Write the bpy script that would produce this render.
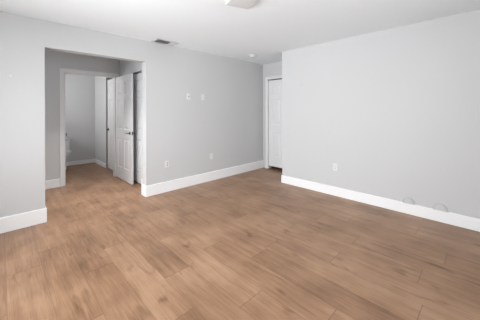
import bpy, bmesh, math, random
from mathutils import Vector, Matrix

for o in list(bpy.data.objects):
    bpy.data.objects.remove(o, do_unlink=True)
random.seed(7)
S = bpy.context.scene
C = S.collection
R = math.radians

# ------------------------------------------------------------------ camera, sky, daylight, exposure
CAM_H = 1.34
cd = bpy.data.cameras.new('camera')
cam = bpy.data.objects.new('camera', cd)
C.objects.link(cam)
cam.location = (0, 0, CAM_H)
cam.rotation_euler = (R(90), R(0.2), R(-44.4))
cd.sensor_width = 36
cd.lens = 244.9 / 480 * 36
cd.shift_y = -(160 - 111.5) / 480
cd.clip_start = 0.02
S.camera = cam

S.view_settings.view_transform = 'Standard'
S.view_settings.look = 'None'
S.view_settings.gamma = 1
S.view_settings.use_curve_mapping = False
S.view_settings.exposure = 0.98

w = bpy.data.worlds.new('sky')
S.world = w
w.use_nodes = True
wn = w.node_tree.nodes
bg = wn['Background']
bg.inputs[0].default_value = (0.80, 0.90, 1.0, 1)
bg.inputs[1].default_value = 1.0


def area(name, loc, rot, sx, sy, power, col):
    l = bpy.data.lights.new(name, 'AREA')
    l.shape = 'RECTANGLE'
    l.size, l.size_y = sx, sy
    l.energy = power
    l.color = col
    o = bpy.data.objects.new(name, l)
    C.objects.link(o)
    o.location = loc
    o.rotation_euler = rot
    return o


# daylight through the west and bathroom windows; south and hall ones are added fill
DAY = (0.95, 0.98, 1.0)
area('daylight_west', (-1.42, 1.95, 1.27), (R(90), 0, R(-90)), 2.5, 2.0, 111, DAY)
area('south_fill', (1.6, -1.42, 1.45), (R(90), 0, 0), 2.2, 1.6, 25, DAY)  # added fill from behind the camera
area('daylight_bathroom', (-0.27, 6.5, 1.75), (R(90), 0, R(-90)), 0.8, 0.8, 16.5, (1, .99, .975))
area('hall_fill', (-0.77, 4.68, 1.55), (R(90), 0, R(-90)), 0.9, 1.3, 1.0, DAY)  # added fill for the hall, its window is invented

# ------------------------------------------------------------------ helpers


def tag(o, label, cat, group=None, kind=None):
    o['label'] = label
    o['category'] = cat
    if group:
        o['group'] = group
    if kind:
        o['kind'] = kind
    return o


def link(name, bm, mat, parent=None, smooth=False):
    me = bpy.data.meshes.new(name)
    bmesh.ops.recalc_face_normals(bm, faces=bm.faces)
    if smooth:
        for f in bm.faces:
            f.smooth = True
    bm.to_mesh(me)
    bm.free()
    me.materials.append(mat)
    o = bpy.data.objects.new(name, me)
    C.objects.link(o)
    if parent:
        o.parent = parent
    return o


def empty(name, loc, rz=0):
    o = bpy.data.objects.new(name, None)
    o.empty_display_size = 0.1
    C.objects.link(o)
    o.location = loc
    o.rotation_euler = (0, 0, rz)
    return o


def box(bm, x0, x1, y0, y1, z0, z1, bev=0.0):
    tmp = bmesh.new()
    bmesh.ops.create_cube(tmp, size=1)
    for v in tmp.verts:
        v.co = Vector((x0 + (v.co.x + .5) * (x1 - x0), y0 + (v.co.y + .5) * (y1 - y0), z0 + (v.co.z + .5) * (z1 - z0)))
    if bev:
        bmesh.ops.bevel(tmp, geom=tmp.edges[:], offset=bev, segments=2, profile=0.6, affect='EDGES')
    me = bpy.data.meshes.new('t')
    tmp.to_mesh(me)
    tmp.free()
    bm.from_mesh(me)
    bpy.data.meshes.remove(me)
    return bm


def lathe(bm, prof, n=32, M=None):
    """profile of (radius, height) turned about Z, moved by M"""
    M = M or Matrix.Identity(4)
    rings = []
    for r, z in prof:
        if r < 1e-6:
            rings.append([bm.verts.new(M @ Vector((0, 0, z)))])
        else:
            rings.append([bm.verts.new(M @ Vector((r * math.cos(2 * math.pi * k / n), r * math.sin(2 * math.pi * k / n), z))) for k in range(n)])
    for a, b in zip(rings, rings[1:]):
        for k in range(n):
            q = [a[k % len(a)], a[(k + 1) % n % len(a)], b[(k + 1) % n % len(b)], b[k % len(b)]]
            u = []
            for v in q:
                if v not in u:
                    u.append(v)
            if len(u) > 2:
                bm.faces.new(u)
    for ring in (rings[0], rings[-1]):
        if len(ring) > 1:
            bm.faces.new(ring)
    return bm


def loft(bm, rings):
    """closed rings of equal count joined, ends capped"""
    rs = [[bm.verts.new(p) for p in r] for r in rings]
    n = len(rs[0])
    for a, b in zip(rs, rs[1:]):
        for k in range(n):
            bm.faces.new((a[k], a[(k + 1) % n], b[(k + 1) % n], b[k]))
    bm.faces.new(rs[0])
    bm.faces.new(rs[-1])
    return bm


# ------------------------------------------------------------------ materials
def new_mat(name):
    m = bpy.data.materials.new(name)
    m.use_nodes = True
    nt = m.node_tree
    return m, nt, nt.nodes, nt.nodes['Principled BSDF']


def paint(name, col, rough=0.6, bump=0.0, scale=90, var=0.0, spec=0.3):
    m, nt, N, b = new_mat(name)
    b.inputs['Roughness'].default_value = rough
    b.inputs['Specular IOR Level'].default_value = spec
    tc = N.new('ShaderNodeTexCoord')
    n1 = N.new('ShaderNodeTexNoise')
    n1.inputs['Scale'].default_value = 1.6
    n1.inputs['Detail'].default_value = 4
    nt.links.new(tc.outputs['Object'], n1.inputs['Vector'])
    mr = N.new('ShaderNodeMapRange')
    mr.inputs[3].default_value = 1 - var
    mr.inputs[4].default_value = 1 + var
    nt.links.new(n1.outputs['Fac'], mr.inputs[0])
    mx = N.new('ShaderNodeVectorMath')
    mx.operation = 'SCALE'
    mx.inputs[0].default_value = col
    nt.links.new(mr.outputs[0], mx.inputs['Scale'])
    nt.links.new(mx.outputs[0], b.inputs['Base Color'])
    if bump:
        n2 = N.new('ShaderNodeTexNoise')
        n2.inputs['Scale'].default_value = scale
        n2.inputs['Detail'].default_value = 3
        nt.links.new(tc.outputs['Object'], n2.inputs['Vector'])
        bp = N.new('ShaderNodeBump')
        bp.inputs['Strength'].default_value = bump
        bp.inputs['Distance'].default_value = 0.004
        nt.links.new(n2.outputs['Fac'], bp.inputs['Height'])
        nt.links.new(bp.outputs[0], b.inputs['Normal'])
    return m


def metal(name, col, rough=0.3):
    m, nt, N, b = new_mat(name)
    b.inputs['Base Color'].default_value = (*col, 1)
    b.inputs['Metallic'].default_value = 1
    b.inputs['Roughness'].default_value = rough
    return m


WALL = paint('grey_wall_paint', (0.60, 0.60, 0.602), 0.75, 0.16, 70, 0.015)
CEIL = paint('white_ceiling_paint', (0.865, 0.905, 0.93), 0.85, 0.12, 60, 0.01)
TRIM = paint('white_trim_enamel', (0.90, 0.90, 0.905), 0.35, 0, 50, 0.005, 0.5)
CASE = paint('white_casing_enamel', (0.77, 0.77, 0.77), 0.4, 0, 50, 0.005, 0.45)
DOOR = paint('white_door_paint', (0.80, 0.80, 0.805), 0.42, 0.04, 120, 0.01, 0.4)
PLAST = paint('white_plastic', (0.72, 0.72, 0.72), 0.35, 0, 50, 0.0, 0.5)
CAPM = paint('painted_cap', (0.60, 0.60, 0.605), 0.6, 0.3, 60, 0.05)
DARK = paint('dark_slot', (0.03, 0.03, 0.03), 0.6)
DUCT_SHADE = paint('duct_shade', (0.05, 0.05, 0.052), 0.8)  # near-black stands in for the shade inside the duct
LOUV = paint('vent_enamel', (0.58, 0.58, 0.58), 0.45, 0, 50, 0, 0.4)
PORC = paint('white_porcelain', (0.78, 0.78, 0.78), 0.12, 0, 50, 0, 0.5)
NICK = metal('dark_nickel', (0.09, 0.088, 0.085), 0.38)
CHRM = metal('chrome', (0.7, 0.7, 0.7), 0.15)
BRAS = metal('satin_hinge_metal', (0.45, 0.44, 0.42), 0.35)


def frosted():
    m, nt, N, b = new_mat('frosted_white_glass')
    b.inputs['Base Color'].default_value = (0.72, 0.72, 0.72, 1)
    b.inputs['Roughness'].default_value = 0.25
    b.inputs['Subsurface Weight'].default_value = 0.2
    b.inputs['Subsurface Radius'].default_value = (0.02, 0.02, 0.02)
    return m


def window_glass():
    m, nt, N, b = new_mat('window_glass')
    N.remove(b)
    out = N['Material Output']
    t = N.new('ShaderNodeBsdfTransparent')
    g = N.new('ShaderNodeBsdfGlossy')
    g.inputs['Roughness'].default_value = 0.0
    f = N.new('ShaderNodeFresnel')
    f.inputs['IOR'].default_value = 1.45
    mx = N.new('ShaderNodeMixShader')
    nt.links.new(f.outputs[0], mx.inputs[0])
    nt.links.new(t.outputs[0], mx.inputs[1])
    nt.links.new(g.outputs[0], mx.inputs[2])
    nt.links.new(mx.outputs[0], out.inputs[0])
    return m


FROST = frosted()
GLASS = window_glass()


def plank_floor():
    m, nt, N, b = new_mat('oak_plank_floor')
    L = nt.links
    PW, PL, X0 = 0.228, 1.22, 0.943

    def math_(op, a, c=None, d=None):
        n = N.new('ShaderNodeMath')
        n.operation = op
        for i, v in enumerate((a, c, d)):
            if v is None:
                continue
            if isinstance(v, (int, float)):
                n.inputs[i].default_value = v
            else:
                L.new(v, n.inputs[i])
        return n.outputs[0]
    tc = N.new('ShaderNodeTexCoord')
    sp = N.new('ShaderNodeSeparateXYZ')
    L.new(tc.outputs['Object'], sp.inputs[0])
    x, y = sp.outputs[0], sp.outputs[1]
    u = math_('DIVIDE', math_('SUBTRACT', x, X0), PW)
    row = math_('FLOOR', u)
    fu = math_('SUBTRACT', u, row)
    # butt-joint position of every row (metres, wrapped to the plank length)
    known = {0: 3.05, -1: 1.42, 5: 1.00, 6: 1.62, 1: 2.42, 2: 1.95, 3: 2.75, 4: 1.55, 7: 2.2, -2: 2.35, -3: 1.8}
    ramp = N.new('ShaderNodeValToRGB')
    ramp.color_ramp.interpolation = 'CONSTANT'
    els = ramp.color_ramp.elements
    rnd = random.Random(3)
    for i in range(32):
        r = i - 12
        v = ((known[r] if r in known else rnd.random() * PL) % PL) / PL
        if i < 2:
            e = els[i]
            e.position = i / 32
        else:
            e = els.new(i / 32)
        e.color = (v, v, v, 1)
    L.new(math_('DIVIDE', math_('ADD', row, 12.5), 32), ramp.inputs[0])
    rs = N.new('ShaderNodeSeparateColor')
    L.new(ramp.outputs[0], rs.inputs[0])
    vv = math_('SUBTRACT', math_('DIVIDE', y, PL), rs.outputs[0])
    pk = math_('FLOOR', vv)
    fv = math_('SUBTRACT', vv, pk)
    cid = N.new('ShaderNodeCombineXYZ')
    L.new(row, cid.inputs[0])
    L.new(pk, cid.inputs[1])
    wn_ = N.new('ShaderNodeTexWhiteNoise')
    wn_.noise_dimensions = '3D'
    L.new(cid.outputs[0], wn_.inputs['Vector'])
    sc = N.new('ShaderNodeSeparateColor')
    L.new(wn_.outputs['Color'], sc.inputs[0])
    # seams: long edges faint, butt joints a little stronger
    du = math_('MULTIPLY', math_('MINIMUM', fu, math_('SUBTRACT', 1, fu)), PW)
    dv = math_('MULTIPLY', math_('MINIMUM', fv, math_('SUBTRACT', 1, fv)), PL)

    def seam_(d, strength):
        n = N.new('ShaderNodeMapRange')
        n.inputs[1].default_value = 0.0012
        n.inputs[2].default_value = 0.0048
        n.inputs[3].default_value = strength
        n.inputs[4].default_value = 0
        L.new(d, n.inputs[0])
        return n.outputs[0]
    seam = math_('MAXIMUM', seam_(du, .21), seam_(dv, .42))
    # grain, shifted plank by plank
    gx = math_('ADD', x, math_('MULTIPLY', sc.outputs[0], 37))
    gy = math_('ADD', y, math_('MULTIPLY', sc.outputs[1], 53))

    def noise(sx, sy, detail, rough=0.55, dist=0.0):
        c_ = N.new('ShaderNodeCombineXYZ')
        L.new(math_('MULTIPLY', gx, sx), c_.inputs[0])
        L.new(math_('MULTIPLY', gy, sy), c_.inputs[1])
        n = N.new('ShaderNodeTexNoise')
        n.inputs['Scale'].default_value = 1
        n.inputs['Detail'].default_value = detail
        n.inputs['Roughness'].default_value = rough
        n.inputs['Distortion'].default_value = dist
        L.new(c_.outputs[0], n.inputs['Vector'])
        return n.outputs['Fac']
    fine = noise(120, 4.5, 4)
    broad = noise(16, 1.3, 4, 0.55, 0.4)
    ct = N.new('ShaderNodeTexNoise')
    ct.inputs['Scale'].default_value = 2.6
    ct.inputs['Detail'].default_value = 4
    L.new(tc.outputs['Object'], ct.inputs['Vector'])
    cloud = ct.outputs['Fac']
    knot = noise(9, 3.2, 2, 0.5, 0.6)
    kr = N.new('ShaderNodeMapRange')
    kr.inputs[1].default_value = 0.62
    kr.inputs[2].default_value = 0.78
    L.new(knot, kr.inputs[0])
    t = math_('MULTIPLY_ADD', math_('SUBTRACT', fine, 0.5), 0.65, 0.5)
    t = math_('MULTIPLY_ADD', math_('SUBTRACT', broad, 0.5), 0.85, t)
    t = math_('MULTIPLY_ADD', math_('SUBTRACT', cloud, 0.5), 0.9, t)
    t = math_('MULTIPLY_ADD', math_('SUBTRACT', sc.outputs[2], 0.5), 0.17, t)
    t = math_('MULTIPLY_ADD', kr.outputs[0], -0.40, t)
    # boards the photo shows clearly darker or lighter than their neighbours
    for rw, pn, dl in ((0, 1, -.13), (-1, 1, .05), (6, 1, .14), (5, -1, .05), (1, 1, -.05), (3, 0, -.06), (7, 0, -.06)):
        hit = math_('MULTIPLY', math_('COMPARE', row, rw, .1), math_('COMPARE', pk, pn, .1))
        t = math_('MULTIPLY_ADD', hit, dl, t)
    cr = N.new('ShaderNodeValToRGB')
    e = cr.color_ramp.elements
    e[0].position = 0.0
    e[0].color = (0.150, 0.073, 0.035, 1)
    e[1].position = 1.0
    e[1].color = (0.49, 0.305, 0.187, 1)
    q = e.new(0.5)
    q.color = (0.332, 0.184, 0.103, 1)
    L.new(t, cr.inputs[0])
    mix = N.new('ShaderNodeMix')
    mix.data_type = 'RGBA'
    mix.blend_type = 'MULTIPLY'
    L.new(seam, mix.inputs[0])
    L.new(cr.outputs[0], mix.inputs[6])
    mix.inputs[7].default_value = (0.25, 0.2, 0.17, 1)
    L.new(mix.outputs[2], b.inputs['Base Color'])
    rr = N.new('ShaderNodeMapRange')
    rr.inputs[3].default_value = 0.34
    rr.inputs[4].default_value = 0.46
    L.new(broad, rr.inputs[0])
    L.new(rr.outputs[0], b.inputs['Roughness'])
    b.inputs['Specular IOR Level'].default_value = 0.48
    bp = N.new('ShaderNodeBump')
    bp.inputs['Strength'].default_value = 0.25
    bp.inputs['Distance'].default_value = 0.002
    L.new(math_('SUBTRACT', math_('MULTIPLY', fine, 0.3), seam), bp.inputs['Height'])
    L.new(bp.outputs[0], b.inputs['Normal'])
    return m


FLOOR = plank_floor()

# ------------------------------------------------------------------ the setting: floor, ceiling, walls
CH = 2.463            # ceiling height
YL = 3.80             # left wall face
XR = 3.80             # right wall face
YR = 2.745            # where the right wall ends at the alcove
XA = 4.49             # alcove back wall face
OX0, OX1, OZ = 0.39, 1.645, 2.135      # opening in the left wall
YH = 3.94             # hall side of the left wall
YB = 5.42             # hall back wall face
YB2 = 5.54
XH = 1.805            # hall and bathroom right wall face
YF = 7.38             # bathroom far wall face
XW, YS = -1.25, -1.25  # window walls


def struct(name, boxes, mat, label, cat, bev=0.0):
    bm = bmesh.new()
    for b_ in boxes:
        box(bm, *b_, bev=bev)
    return tag(link(name, bm, mat), label, cat, kind='structure')


struct('floor', [(-1.4, 5.25, -1.4, 7.45, -0.1, 0.0)], FLOOR, 'light brown oak plank floor running through room and hall', 'floor')
struct('ceiling', [(-1.4, 5.25, -1.4, 7.45, CH, CH + 0.12)], CEIL, 'flat white painted ceiling over the whole room', 'ceiling')

struct('wall_left', [(XW - .12, OX0, YL, YH, 0, CH), (OX1, XA + .12, YL, YH, 0, CH), (OX0, OX1, YL, YH, OZ, CH)], WALL,
       'light grey wall with the open passage into the hall', 'wall')
struct('wall_right', [(XR, XR + .12, YS - .12, YR, 0, CH), (XR + .12, XA + .12, YR - .12, YR, 0, CH)], WALL,
       'plain pale grey wall with outlet and two round caps low down', 'wall')
AO0, AO1, AOZ = 2.885, 3.655, 2.095      # alcove door opening
struct('wall_alcove', [(XA, XA + .12, YR, AO0, 0, CH), (XA, XA + .12, AO1, YL, 0, CH), (XA, XA + .12, AO0, AO1, AOZ, CH),
                       (XA + .12, XA + .6, AO0 - .08, AO0 - .04, 0, CH), (XA + .12, XA + .6, AO1 + .04, AO1 + .08, 0, CH),
                       (XA + .6, XA + .64, AO0 - .08, AO1 + .08, 0, CH)], WALL,
       'short grey wall of the corner alcove around the white closet door', 'wall')
# window walls behind the camera
WZ0, WZ1 = 0.25, 2.15
WY0, WY1 = 0.7, 3.2
struct('wall_window', [(XW - .12, XW, YS - .12, WY0, 0, CH), (XW - .12, XW, WY1, YL, 0, CH), (XW - .12, XW, WY0, WY1, 0, WZ0), (XW - .12, XW, WY0, WY1, WZ1, CH)],
       WALL, 'grey wall with the wide window beside the camera', 'wall')
SX0, SX1, SZ0 = 0.5, 2.7, 0.75
struct('wall_rear', [(XW, SX0, YS - .12, YS, 0, CH), (SX1, XR, YS - .12, YS, 0, CH), (SX0, SX1, YS - .12, YS, 0, SZ0), (SX0, SX1, YS - .12, YS, WZ1, CH)],
       WALL, 'grey wall with an added window behind the camera', 'wall')
# hall and bathroom
BD0, BD1, BDZ = 0.835, 1.703, 2.065       # doorway in hall back wall
struct('wall_hall', [(-0.6, BD0, YB, YB2, 0, CH), (BD1, XH, YB, YB2, 0, CH), (BD0, BD1, YB, YB2, BDZ, CH)], WALL,
       'shaded grey hall wall around the cased bathroom doorway', 'wall')
struct('wall_hall_left', [(-0.72, -0.6, YH, 4.2, 0, CH), (-0.72, -0.6, 5.15, YB2, 0, CH), (-0.72, -0.6, 4.2, 5.15, 0, .9), (-0.72, -0.6, 4.2, 5.15, 2.2, CH)], WALL,
       'grey end wall of the hall with an added window, out of sight', 'wall')
HC0, HC1, HCZ = 4.345, 5.13, 2.085        # hall closet opening
BC0, BC1, BCZ = 5.66, 6.41, 2.145         # bathroom closet opening
D0, D1 = XH + .12, XH + .62
struct('wall_hall_right', [(XH, D0, YH, HC0, 0, CH), (XH, D0, HC1, BC0, 0, CH), (XH, D0, BC1, YF, 0, CH),
                           (XH, D0, HC0, HC1, HCZ, CH), (XH, D0, BC0, BC1, BCZ, CH),
                           (D0, D1, HC0 - .08, HC0 - .03, 0, CH), (D0, D1, HC1 + .03, HC1 + .08, 0, CH), (D1, D1 + .04, HC0 - .08, HC1 + .08, 0, CH),
                           (D0, D1, BC0 - .08, BC0 - .03, 0, CH), (D0, D1, BC1 + .03, BC1 + .08, 0, CH), (D1, D1 + .04, BC0 - .08, BC1 + .08, 0, CH)], WALL,
       'grey right-hand wall of hall and bathroom holding two closet doors', 'wall')
struct('wall_bathroom_back', [(-0.22, XH + .12, YF, YF + .12, 0, CH)], WALL, 'light grey far wall of the bathroom', 'wall')
struct('wall_bathroom_left', [(-0.22, -0.1, YB2, 6.1, 0, CH), (-0.22, -0.1, 6.9, YF, 0, CH), (-0.22, -0.1, 6.1, 6.9, 0, 1.35), (-0.22, -0.1, 6.1, 6.9, 2.15, CH)],
       WALL, 'grey bathroom wall with a small window, out of sight', 'wall')

# windows
def window(name, axis, pos, a0, a1, z0, z1, mull, label):
    """sash frame in the opening; axis 'x' = wall faces along X"""
    root = empty(name, (pos, (a0 + a1) / 2, z0) if axis == 'x' else ((a0 + a1) / 2, pos, z0))
    tag(root, label, 'window', kind='structure')
    W2, Hh, t = (a1 - a0) / 2, z1 - z0, 0.05

    def bb(bm, p0, p1, d0, d1, q0, q1):
        if axis == 'x':
            box(bm, d0, d1, p0, p1, q0, q1, .003)
        else:
            box(bm, p0, p1, d0, d1, q0, q1, .003)
    bm = bmesh.new()
    for q0, q1 in ((0, t), (Hh - t, Hh)):
        bb(bm, -W2, W2, -.03, .03, q0, q1)
    for k in range(mull + 2):
        p = -W2 + (2 * W2 - t) * k / (mull + 1)
        bb(bm, p, p + t, -.028, .028, t * .5, Hh - t * .5)
    link('window_frame', bm, TRIM, root)
    bm = bmesh.new()
    bb(bm, -W2 + .02, W2 - .02, -.003, .003, .02, Hh - .02)
    link('window_pane', bm, GLASS, root)
    return root


window('window_1', 'x', XW - .06, WY0, WY1, WZ0, WZ1, 2, 'wide white framed three-light window beside the camera')
window('added_window_2', 'y', YS - .06, SX0, SX1, SZ0, WZ1, 1, 'added white framed two-light window behind the camera')  # unseen, added to go with the south fill
window('added_window_4', 'x', -0.66, 4.2, 5.15, .9, 2.2, 0, 'added unseen window at the left end of the hall')  # invented opening for the hall fill light
window('window_3', 'x', -0.16, 6.1, 6.9, 1.35, 2.15, 0, 'small bathroom window out of sight beyond the doorway')

# ------------------------------------------------------------------ baseboards
BH, BHR, BT = 0.145, 0.138, 0.014


def base_run(bm, p, q, n, h=BH, t=BT):
    """board along wall from p to q (2D), n = unit vector into the room; eased top edge"""
    p, q, n = Vector(p), Vector(q), Vector(n)
    prof = [(0, 0), (t, 0), (t, h - .010), (t * .8, h - .004), (t * .45, h), (0, h)]
    rings = []
    for e in (p, q):
        rings.append([(e.x + n.x * d, e.y + n.y * d, z) for d, z in prof])
    loft(bm, rings)


def baseboard(name, runs, label):
    bm = bmesh.new()
    for r in runs:
        base_run(bm, *r)
    return tag(link(name, bm, TRIM), label, 'baseboard', kind='structure')


baseboard('baseboard_left', [((XW, YL), (OX0 + BT, YL), (0, -1), .172), ((OX0, YL), (OX0, YH), (1, 0), .172),
                             ((OX1 - BT, YL), (XA, YL), (0, -1), .172), ((OX1, YL), (OX1, YH), (-1, 0), .172)],
          'tall white baseboard along the wall with the hall opening')
baseboard('baseboard_right', [((XR, YS), (XR, YR), (-1, 0), BHR), ((XR - BT, YR), (XA, YR), (0, 1), BHR)], 'tall white baseboard along the plain right wall')
baseboard('baseboard_rear', [((XW, YS), (XR, YS), (0, 1)), ((XW, YS), (XW, YL), (1, 0))], 'tall white baseboard along the window walls')
baseboard('baseboard_hall', [((-0.6, YB), (BD0 - .072, YB), (0, -1)), ((BD1 + .072, YB), (XH, YB), (0, -1)), ((OX1 - BT, YH), (XH, YH), (0, 1)),
                             ((-0.6, YH), (OX0 + BT, YH), (0, 1))],
          'white baseboard on the shaded hall wall left of the doorway')
baseboard('baseboard_hall_right', [((XH, YH), (XH, HC0), (-1, 0)), ((XH, HC1), (XH, YB), (-1, 0))], 'short white baseboard beside the hall closet door')
baseboard('baseboard_bathroom', [((-0.1, YF), (XH, YF), (0, -1), .10), ((XH, BC1), (XH, YF), (-1, 0), .10), ((-0.1, YB2), (-0.1, YF), (1, 0), .10)],
          'white baseboard along the far bathroom wall')


# ------------------------------------------------------------------ door casings (trim)
def casing(name, axis, face, n, a0, a1, z, label, wd=0.068, depth=0.14, sides=(1, 1), wt=None):
    """moulded casing round an opening; axis = direction of wall run, face coordinate, n = sign toward viewer; with jamb lining"""
    prof = [(0.004, 0), (0.004, .007), (.014, .012), (.030, .012), (wd - .012, .017), (wd, .017), (wd, 0)]
    wt = wt or wd
    root = empty(name, ((a0 + a1) / 2, face, 0) if axis == 'x' else (face, (a0 + a1) / 2, 0))
    tag(root, label, 'door casing', kind='structure')
    ac = (a0 + a1) / 2

    def P(a, d, zz):
        return (a - ac, n * d, zz) if axis == 'x' else (n * d, a - ac, zz)
    for s, on, a in ((-1, sides[0], a0), (1, sides[1], a1)):
        if not on:
            continue
        bm = bmesh.new()
        lo = [P(a + s * u, d, 0) for u, d in prof]
        hi = [P(a + s * u, d, z + u * wt / wd) for u, d in prof]
        loft(bm, [lo, hi])
        link('side_casing', bm, CASE, root)
    bm = bmesh.new()
    A = [P(a0 - u, d, z + u * wt / wd) for u, d in prof]
    B = [P(a1 + u, d, z + u * wt / wd) for u, d in prof]
    loft(bm, [A, B])
    link('head_casing', bm, CASE, root)
    bm = bmesh.new()
    for (p0, p1, q0, q1) in ((a0, a0 + .012, 0, z), (a1 - .012, a1, 0, z), (a0 + .012, a1 - .012, z - .012, z)):
        c0, c1 = P(p0, 0.0, q0), P(p1, -depth, q1)
        box(bm, min(c0[0], c1[0]), max(c0[0], c1[0]), min(c0[1], c1[1]), max(c0[1], c1[1]), q0, q1)
    link('jamb', bm, CASE, root)
    return root


t1 = casing('trim_1', 'x', YB, -1, BD0, BD1, BDZ, 'white moulded casing around the bathroom doorway in the hall', depth=.12)
bm = bmesh.new()
box(bm, BD0 + .0115 - 1.25, BD0 + .014 - 1.25, .005, .035, .90, .96)
box(bm, BD0 - .001 - 1.25, BD0 + .014 - 1.25, -.006, .0055, .91, .95)
sp_ = link('strike_plate', bm, NICK, t1)
sp_['label'] = 'dark metal strike plate'
t2 = casing('trim_2', 'y', XA, -1, AO0, AO1, AOZ, 'white moulded casing around the closet door in the corner alcove', depth=.12, wd=.052)


# ------------------------------------------------------------------ six-panel doors
def six_panel(W, Hh, T, cols=2):
    """door leaf mesh: x 0..W, y 0..T (front face at y=0 looks to -Y), z 0..Hh, moulded panels both sides"""
    bm = bmesh.new()
    st = W * 0.145 if cols == 2 else W * .2
    ms = W * 0.135
    if cols == 2:
        pw = (W - 2 * st - ms) / 2
        xs = [0, st, st + pw, st + pw + ms, W - st, W]
        pc = (1, 3)
    else:
        xs = [0, st, W - st, W]
        pc = (1,)
    k = Hh / 2.03
    zs = [0, .235 * k, .80 * k, .99 * k, 1.58 * k, 1.69 * k, 1.915 * k, Hh]
    pr = (1, 3, 5)
    for side in (0, 1):
        def P(x, z, d):
            return bm.verts.new((x, d if side == 0 else T - d, z))
        for i in range(len(xs) - 1):
            for j in range(len(zs) - 1):
                x0, x1, z0, z1 = xs[i], xs[i + 1], zs[j], zs[j + 1]
                if i in pc and j in pr:
                    rings = []
                    for ins, d in ((0, 0), (.007, .009), (.020, .010), (.042, .002)):
                        rings.append([P(x0 + ins, z0 + ins, d), P(x1 - ins, z0 + ins, d), P(x1 - ins, z1 - ins, d), P(x0 + ins, z1 - ins, d)])
                    for a, b_ in zip(rings, rings[1:]):
                        for q in range(4):
                            bm.faces.new((a[q], a[(q + 1) % 4], b_[(q + 1) % 4], b_[q]))
                    bm.faces.new(rings[-1])
                else:
                    bm.faces.new((P(x0, z0, 0), P(x1, z0, 0), P(x1, z1, 0), P(x0, z1, 0)))
    for a, b_ in (((0, 0), (W, 0)), ((W, 0), (W, Hh)), ((W, Hh), (0, Hh)), ((0, Hh), (0, 0))):
        bm.faces.new([bm.verts.new(v) for v in ((a[0], 0, a[1]), (b_[0], 0, b_[1]), (b_[0], T, b_[1]), (a[0], T, a[1]))])
    bmesh.ops.remove_doubles(bm, verts=bm.verts, dist=1e-5)
    return bm


def lever(parent, x, z, y, sgn, dirx, reach=0.058):
    """lever handle: rosette on the face at y, lever pointing along dirx; sgn -1 front, +1 back"""
    M = Matrix.Translation((x, y, z)) @ (Matrix.Rotation(R(90), 4, 'X') if sgn < 0 else Matrix.Rotation(R(-90), 4, 'X'))
    bm = bmesh.new()
    lathe(bm, [(.0, 0), (.031, 0), (.031, .005), (.027, .010), (.0, .010)], 28, M)
    ros = link('rosette', bm, NICK, parent, True)
    bm = bmesh.new()
    lathe(bm, [(.0, .008), (.010, .008), (.010, reach - .006), (.0, reach - .006)], 16, M)
    rings = []
    for k in range(9):
        f = k / 8
        px = x + dirx * (-.010 + .125 * f)
        hw = .0095 - .0025 * f
        dpt = (.007 - .001 * f)
        yy = y + sgn * (reach - .008 - .004 * f * f)
        rings.append([(px, yy + dpt * math.cos(a), z + hw * math.sin(a)) for a in [2 * math.pi * q / 12 for q in range(12)]])
    loft(bm, rings)
    lv = link('lever_handle', bm, NICK, parent, True)
    lv['label'] = 'dark metal lever handle'
    return lv


# open bathroom door, hinged at the right of the doorway and swung back into the hall
A_ = Vector((1.703, 5.402))
B_ = Vector((1.706, 4.572))
d1 = empty('door_1', (A_.x, A_.y, 0.0), math.atan2(B_.y - A_.y, B_.x - A_.x))
tag(d1, 'open white six-panel door with dark lever handle swung into hall', 'door', kind='structure')
LW = (B_ - A_).length
# local +X runs hinge -> free edge (towards the room); local -Y faces -X in the world (the viewer's side)
lf = link('door_leaf', six_panel(LW, 2.03, .035), DOOR, d1)
lf.location = (0, 0, .015)
lever(d1, LW - .065, .945, 0, -1, -1)
lever(d1, LW - .065, .945, .035, 1, -1, .050)
bm = bmesh.new()
box(bm, LW - .0005, LW + .0015, .006, .029, .915, .975)
box(bm, LW + .001, LW + .011, .011, .024, .935, .955, .002)
lt = link('latch_plate', bm, NICK, d1)
for hz in (.2, 1.05, 1.85):
    bm = bmesh.new()
    lathe(bm, [(.0, 0), (.006, 0), (.006, .09), (.0, .09)], 12, Matrix.Translation((-.007, .030, hz)))
    box(bm, -.006, .0, .010, .030, hz + .002, hz + .088)
    link('hinge', bm, BRAS, d1)


def shut_door(name, x, y0, y1, z0, z1, label, lev=None, far_gap=.004, near_gap=.004):
    """closed leaf in a wall that faces -X; front face at x"""
    root = empty(name, (x, y1 - far_gap, 0), R(-90))     # local +X -> -Y world, local -Y -> -X world
    tag(root, label, 'door', kind='structure')
    W = (y1 - far_gap) - (y0 + near_gap)
    lf = link('door_leaf', six_panel(W, z1 - z0, .035), DOOR, root)
    lf.location = (0, 0, z0)
    if lev:
        lever(root, lev[0], lev[1], 0, -1, 1, .05)
    return root


shut_door('door_2', XH + .035, HC0, HC1, .022, HCZ - .030, 'white six-panel closet door in hall, mostly behind the open door', near_gap=.012)
shut_door('door_3', XH + .022, BC0, BC1, .015, BCZ - .048, 'white closet door on the bathroom right wall, beyond the open door', lev=(.06, .93), far_gap=.040)
shut_door('door_4', XA + .022, AO0 + .012, AO1 - .012, .066, AOZ - .034, 'closed white six-panel closet door in the corner alcove')

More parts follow.
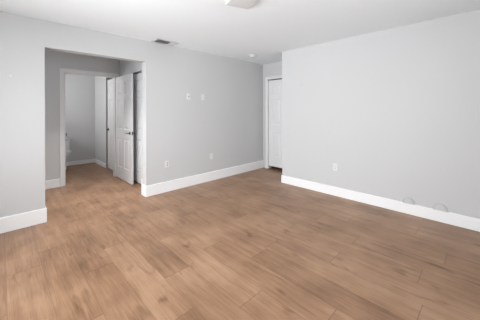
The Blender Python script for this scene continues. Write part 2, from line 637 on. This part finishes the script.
# ------------------------------------------------------------------ ceiling things
# air vent
vr = empty('ceiling_vent', (1.905, 3.655, CH))
tag(vr, 'white rectangular air vent on ceiling above the hall opening', 'vent')
VX, VY = .19, .115
bm = bmesh.new()
for b_ in ((-VX, VX, -VY, -VY + .026), (-VX, VX, VY - .026, VY), (-VX, -VX + .026, -VY + .026, VY - .026), (VX - .026, VX, -VY + .026, VY - .026)):
    box(bm, *b_, -.010, 0, .002)
link('frame', bm, LOUV, vr)
bm = bmesh.new()
box(bm, -VX + .02, VX - .02, -VY + .02, VY - .02, -.0015, 0.0)
link('duct_shade_sheet', bm, DUCT_SHADE, vr)  # flat dark sheet painted as the shade behind the louvres
bm = bmesh.new()
nsl = 16
for k in range(nsl):
    xx = -VX + .034 + (2 * VX - .068) * k / (nsl - 1)
    tilt = R(52) if xx < .055 else R(-48)
    M = Matrix.Translation((xx, 0, -.0095)) @ Matrix.Rotation(tilt, 4, 'Y')
    hl = VY - .024
    r0 = [M @ Vector(p) for p in ((-.0008, -hl, -.008), (.0008, -hl, -.008), (.0008, -hl, .008), (-.0008, -hl, .008))]
    r1 = [M @ Vector(p) for p in ((-.0008, hl, -.008), (.0008, hl, -.008), (.0008, hl, .008), (-.0008, hl, .008))]
    loft(bm, [r0, r1])
link('louvres', bm, LOUV, vr)

# square flush-mount light at the top edge of the photo
lr = empty('ceiling_light', (1.735, 1.735, CH), R(-20))
tag(lr, 'square white flush-mount light on ceiling at the top edge', 'ceiling light')


def rsq(h, z, r):
    pts = []
    for cx, cy, a0 in ((1, 1, 0), (-1, 1, 90), (-1, -1, 180), (1, -1, 270)):
        for q in range(5):
            a = R(a0 + 90 * q / 4)
            pts.append((cx * (h - r) + r * math.cos(a), cy * (h - r) + r * math.sin(a), z))
    return pts


bm = bmesh.new()
loft(bm, [rsq(.128, 0, .012), rsq(.132, -.006, .012), rsq(.132, -.026, .012), rsq(.128, -.030, .012), rsq(.118, -.030, .010), rsq(.118, -.022, .010)])
link('rim', bm, PLAST, lr)
bm = bmesh.new()
loft(bm, [rsq(.1175, -.020, .010), rsq(.1175, -.027, .010), rsq(.112, -.031, .012), rsq(.06, -.034, .012)])
link('diffuser', bm, FROST, lr)

# smoke detector
sr = empty('smoke_detector', (3.62, 3.33, CH))
tag(sr, 'small round white smoke detector on ceiling near the alcove', 'smoke detector')
bm = bmesh.new()
lathe(bm, [(.0, 0), (.088, 0), (.088, -.008), (.084, -.011), (.0, -.011)], 36)
link('mounting_base', bm, PLAST, sr, True)
bm = bmesh.new()
lathe(bm, [(.0, -.011), (.066, -.011), (.063, -.026), (.052, -.036), (.020, -.040), (.0, -.040)], 36)
link('cover', bm, PLAST, sr, True)


# ------------------------------------------------------------------ wall plates
def plate(name, face, along, z, wall, label, cat, kind_, group=None):
    """wall plate; local frame: X along wall (rightwards), -Y out of the wall, Z up"""
    root = empty(name, (along, face, z) if wall == 'L' else (face, along, z), 0 if wall == 'L' else R(-90))
    tag(root, label, cat, group)
    bm = bmesh.new()
    w2, h2 = .036, .0585
    loft(bm, [[(-w2, 0, -h2), (w2, 0, -h2), (w2, 0, h2), (-w2, 0, h2)],
              [(-w2, -.003, -h2), (w2, -.003, -h2), (w2, -.003, h2), (-w2, -.003, h2)],
              [(-w2 + .004, -.007, -h2 + .004), (w2 - .004, -.007, -h2 + .004), (w2 - .004, -.007, h2 - .004), (-w2 + .004, -.007, h2 - .004)]])
    link('cover_plate', bm, PLAST, root)
    MY = Matrix.Rotation(R(90), 4, 'X')
    if kind_ in ('outlet', 'outlet_dark'):
        for s in (-1, 1):
            bm = bmesh.new()
            pts0, pts1 = [], []
            for q in range(24):
                a = 2 * math.pi * q / 24
                px, pz = .0172 * math.cos(a), max(-.0140, min(.0140, .0172 * math.sin(a)))
                pts0.append((px, -.0065, s * .0195 + pz))
                pts1.append((px, -.0088, s * .0195 + pz))
            loft(bm, [pts0, pts1])
            rc = link('receptacle', bm, PLAST, root)
            bm = bmesh.new()
            k = 1.0 if kind_ == 'outlet' else 1.9
            for px, hh in ((-.0065, .0042), (.0065, .0034)):
                box(bm, px - .0011 * k, px + .0011 * k, -.0092, -.0086, s * .0195 + .002 - hh * k, s * .0195 + .002 + hh * k)
            lathe(bm, [(.0, 0), (.0024 * k, 0), (.0024 * k, .0005), (.0, .0005)], 12, Matrix.Translation((0, -.0087, s * .0195 - .008)) @ MY)
            link('socket_slots', bm, DARK, rc)
        bm = bmesh.new()
        lathe(bm, [(.0, 0), (.0032, 0), (.0028, .0012), (.0, .0012)], 12, Matrix.Translation((0, -.007, 0)) @ MY)
        link('screw', bm, BRAS, root)
    elif kind_ == 'coax':
        bm = bmesh.new()
        lathe(bm, [(.0, 0), (.0085, 0), (.0085, .004), (.0055, .004), (.0055, .014), (.0, .014)], 16, Matrix.Translation((0, -.007, 0)) @ MY)
        link('cable_jack', bm, NICK, root)
        for s in (-1, 1):
            bm = bmesh.new()
            lathe(bm, [(.0, 0), (.0032, 0), (.0028, .0012), (.0, .0012)], 12, Matrix.Translation((0, -.007, s * .042)) @ MY)
            link('screw', bm, BRAS, root)
    else:
        for s in (-1, 1):
            bm = bmesh.new()
            lathe(bm, [(.0, 0), (.0032, 0), (.0028, .0012), (.0, .0012)], 12, Matrix.Translation((0, -.007, s * .042)) @ MY)
            link('screw', bm, PLAST, root)
    return root


plate('wall_jack', YL, 2.425, 1.613, 'L', 'white wall plate with dark centre jack, high beside the blank plate', 'wall plate', 'coax')
plate('blank_plate', YL, 2.74, 1.612, 'L', 'blank white wall plate at eye height, right of the jack plate', 'wall plate', 'blank')
plate('power_outlet', YL, 2.00, .462, 'L', 'white duplex outlet low on wall beside the hall opening', 'outlet', 'outlet_dark')
plate('blank_plate', YL, 2.935, .472, 'L', 'blank white wall plate low down above the left baseboard', 'wall plate', 'blank')
plate('power_outlet', XR, 1.72, .452, 'R', 'white duplex outlet on the plain right wall above baseboard', 'outlet', 'outlet')


# round caps just above the right baseboard
def cap(y, r, label):
    root = empty('round_wall_cap', (XR, y, BHR), R(-90))
    tag(root, label, 'wall cap', 'round wall caps on the right wall')

    def arc(rad, d):
        zc = .012
        a0 = math.asin(max(-1, -zc / rad))
        n = 28
        return [(rad * math.cos(a0 + (math.pi - 2 * a0) * q / n), -d, zc + rad * math.sin(a0 + (math.pi - 2 * a0) * q / n)) for q in range(n + 1)]
    bm = bmesh.new()
    loft(bm, [arc(r, 0), arc(r, .016), arc(r - .003, .020), arc(r - .009, .020), arc(r - .012, .016), arc(r - .0125, .009)])
    link('rim', bm, CAPM, root)
    bm = bmesh.new()
    loft(bm, [arc(r - .016, .009), arc(r - .016, .015), arc(r - .019, .018), arc(r - .035, .019)])
    link('centre_disc', bm, CAPM, root)
    return root


cap(.745, .066, 'round grey cap above right baseboard, the one nearer the outlet')
cap(.425, .072, 'round grey cap above right baseboard, the one farther from the outlet')

# little nail left in the right wall, pale anchor in the left wall
bm = bmesh.new()
lathe(bm, [(.0, 0), (.0035, 0), (.0035, .010), (.008, .010), (.008, .013), (.0, .014)], 12, Matrix.Translation((XR, 2.315, 1.807)) @ Matrix.Rotation(R(-90), 4, 'Y'))
tag(link('nail', bm, BRAS, None, True), 'tiny nail high on the right wall near the alcove corner', 'nail')
bm = bmesh.new()
lathe(bm, [(.0, 0), (.010, 0), (.010, .003), (.004, .004), (.004, .001), (.0, .001)], 16, Matrix.Translation((.085, YL, 1.755)) @ Matrix.Rotation(R(90), 4, 'X'))
tag(link('wall_anchor', bm, PLAST, None, False), 'tiny pale wall anchor left of the hall opening', 'wall anchor')

# ------------------------------------------------------------------ toilet in the bathroom, half hidden by the door casing
TX, TY = 1.01, YF - .02
tr = empty('toilet', (TX, TY, 0))
tag(tr, 'white toilet by bathroom far wall, half hidden by door casing', 'toilet')


def oval(cx, cy, a, b_, z, n=28, k=0.0):
    return [(cx + a * math.cos(2 * math.pi * q / n), cy + b_ * math.sin(2 * math.pi * q / n) * (1 + k * math.cos(2 * math.pi * q / n)), z) for q in range(n)]


bm = bmesh.new()
loft(bm, [oval(0, -.33, .115, .24, 0), oval(0, -.33, .110, .235, .05), oval(0, -.34, .10, .20, .16), oval(0, -.38, .14, .22, .27), oval(0, -.41, .178, .255, .36), oval(0, -.41, .183, .262, .395)])
link('bowl', bm, PORC, tr, True)
bm = bmesh.new()
loft(bm, [oval(0, -.415, .186, .262, .396), oval(0, -.415, .190, .266, .405), oval(0, -.415, .188, .264, .418)])
link('seat', bm, PLAST, tr, True)
bm = bmesh.new()
loft(bm, [oval(0, -.415, .186, .262, .419), oval(0, -.415, .188, .264, .428), oval(0, -.415, .170, .245, .438)])
link('lid', bm, PLAST, tr, True)
bm = bmesh.new()
box(bm, -.20, .20, -.185, -.005, .36, .67, .022)
tk = link('tank', bm, PORC, tr)
bm = bmesh.new()
box(bm, -.21, .21, -.195, .0, .67, .70, .010)
link('tank_lid', bm, PORC, tr)
bm = bmesh.new()
lathe(bm, [(.0, 0), (.012, 0), (.012, .012), (.0, .012)], 14, Matrix.Translation((-.14, -.185, .61)) @ Matrix.Rotation(R(90), 4, 'X'))
box(bm, -.145, -.075, -.205, -.196, .604, .616, .002)
link('flush_lever', bm, CHRM, tr)

# ------------------------------------------------------------------ added light to brighten the hall, with an unseen dummy fixture
dr = empty('added_hall_light', (0.95, 4.34, CH))
tag(dr, 'added unseen round fill light on hall ceiling above the passage', 'ceiling light', kind='structure')
bm = bmesh.new()
lathe(bm, [(.0, 0), (.095, 0), (.095, -.008), (.080, -.014), (.070, -.010), (.0, -.010)], 32)
link('trim_ring', bm, PLAST, dr, True)
ld = bpy.data.lights.new('hall_fill_lamp', 'AREA')  # added lamp that lifts the hall floor and open door
ld.shape = 'DISK'
ld.size = .13
ld.energy = 4.9
ld.spread = R(80)
ld.color = (1.0, 1.0, 1.0)
lo = bpy.data.objects.new('hall_fill_lamp', ld)
C.objects.link(lo)
lo.location = (0.95, 4.34, CH - .02)
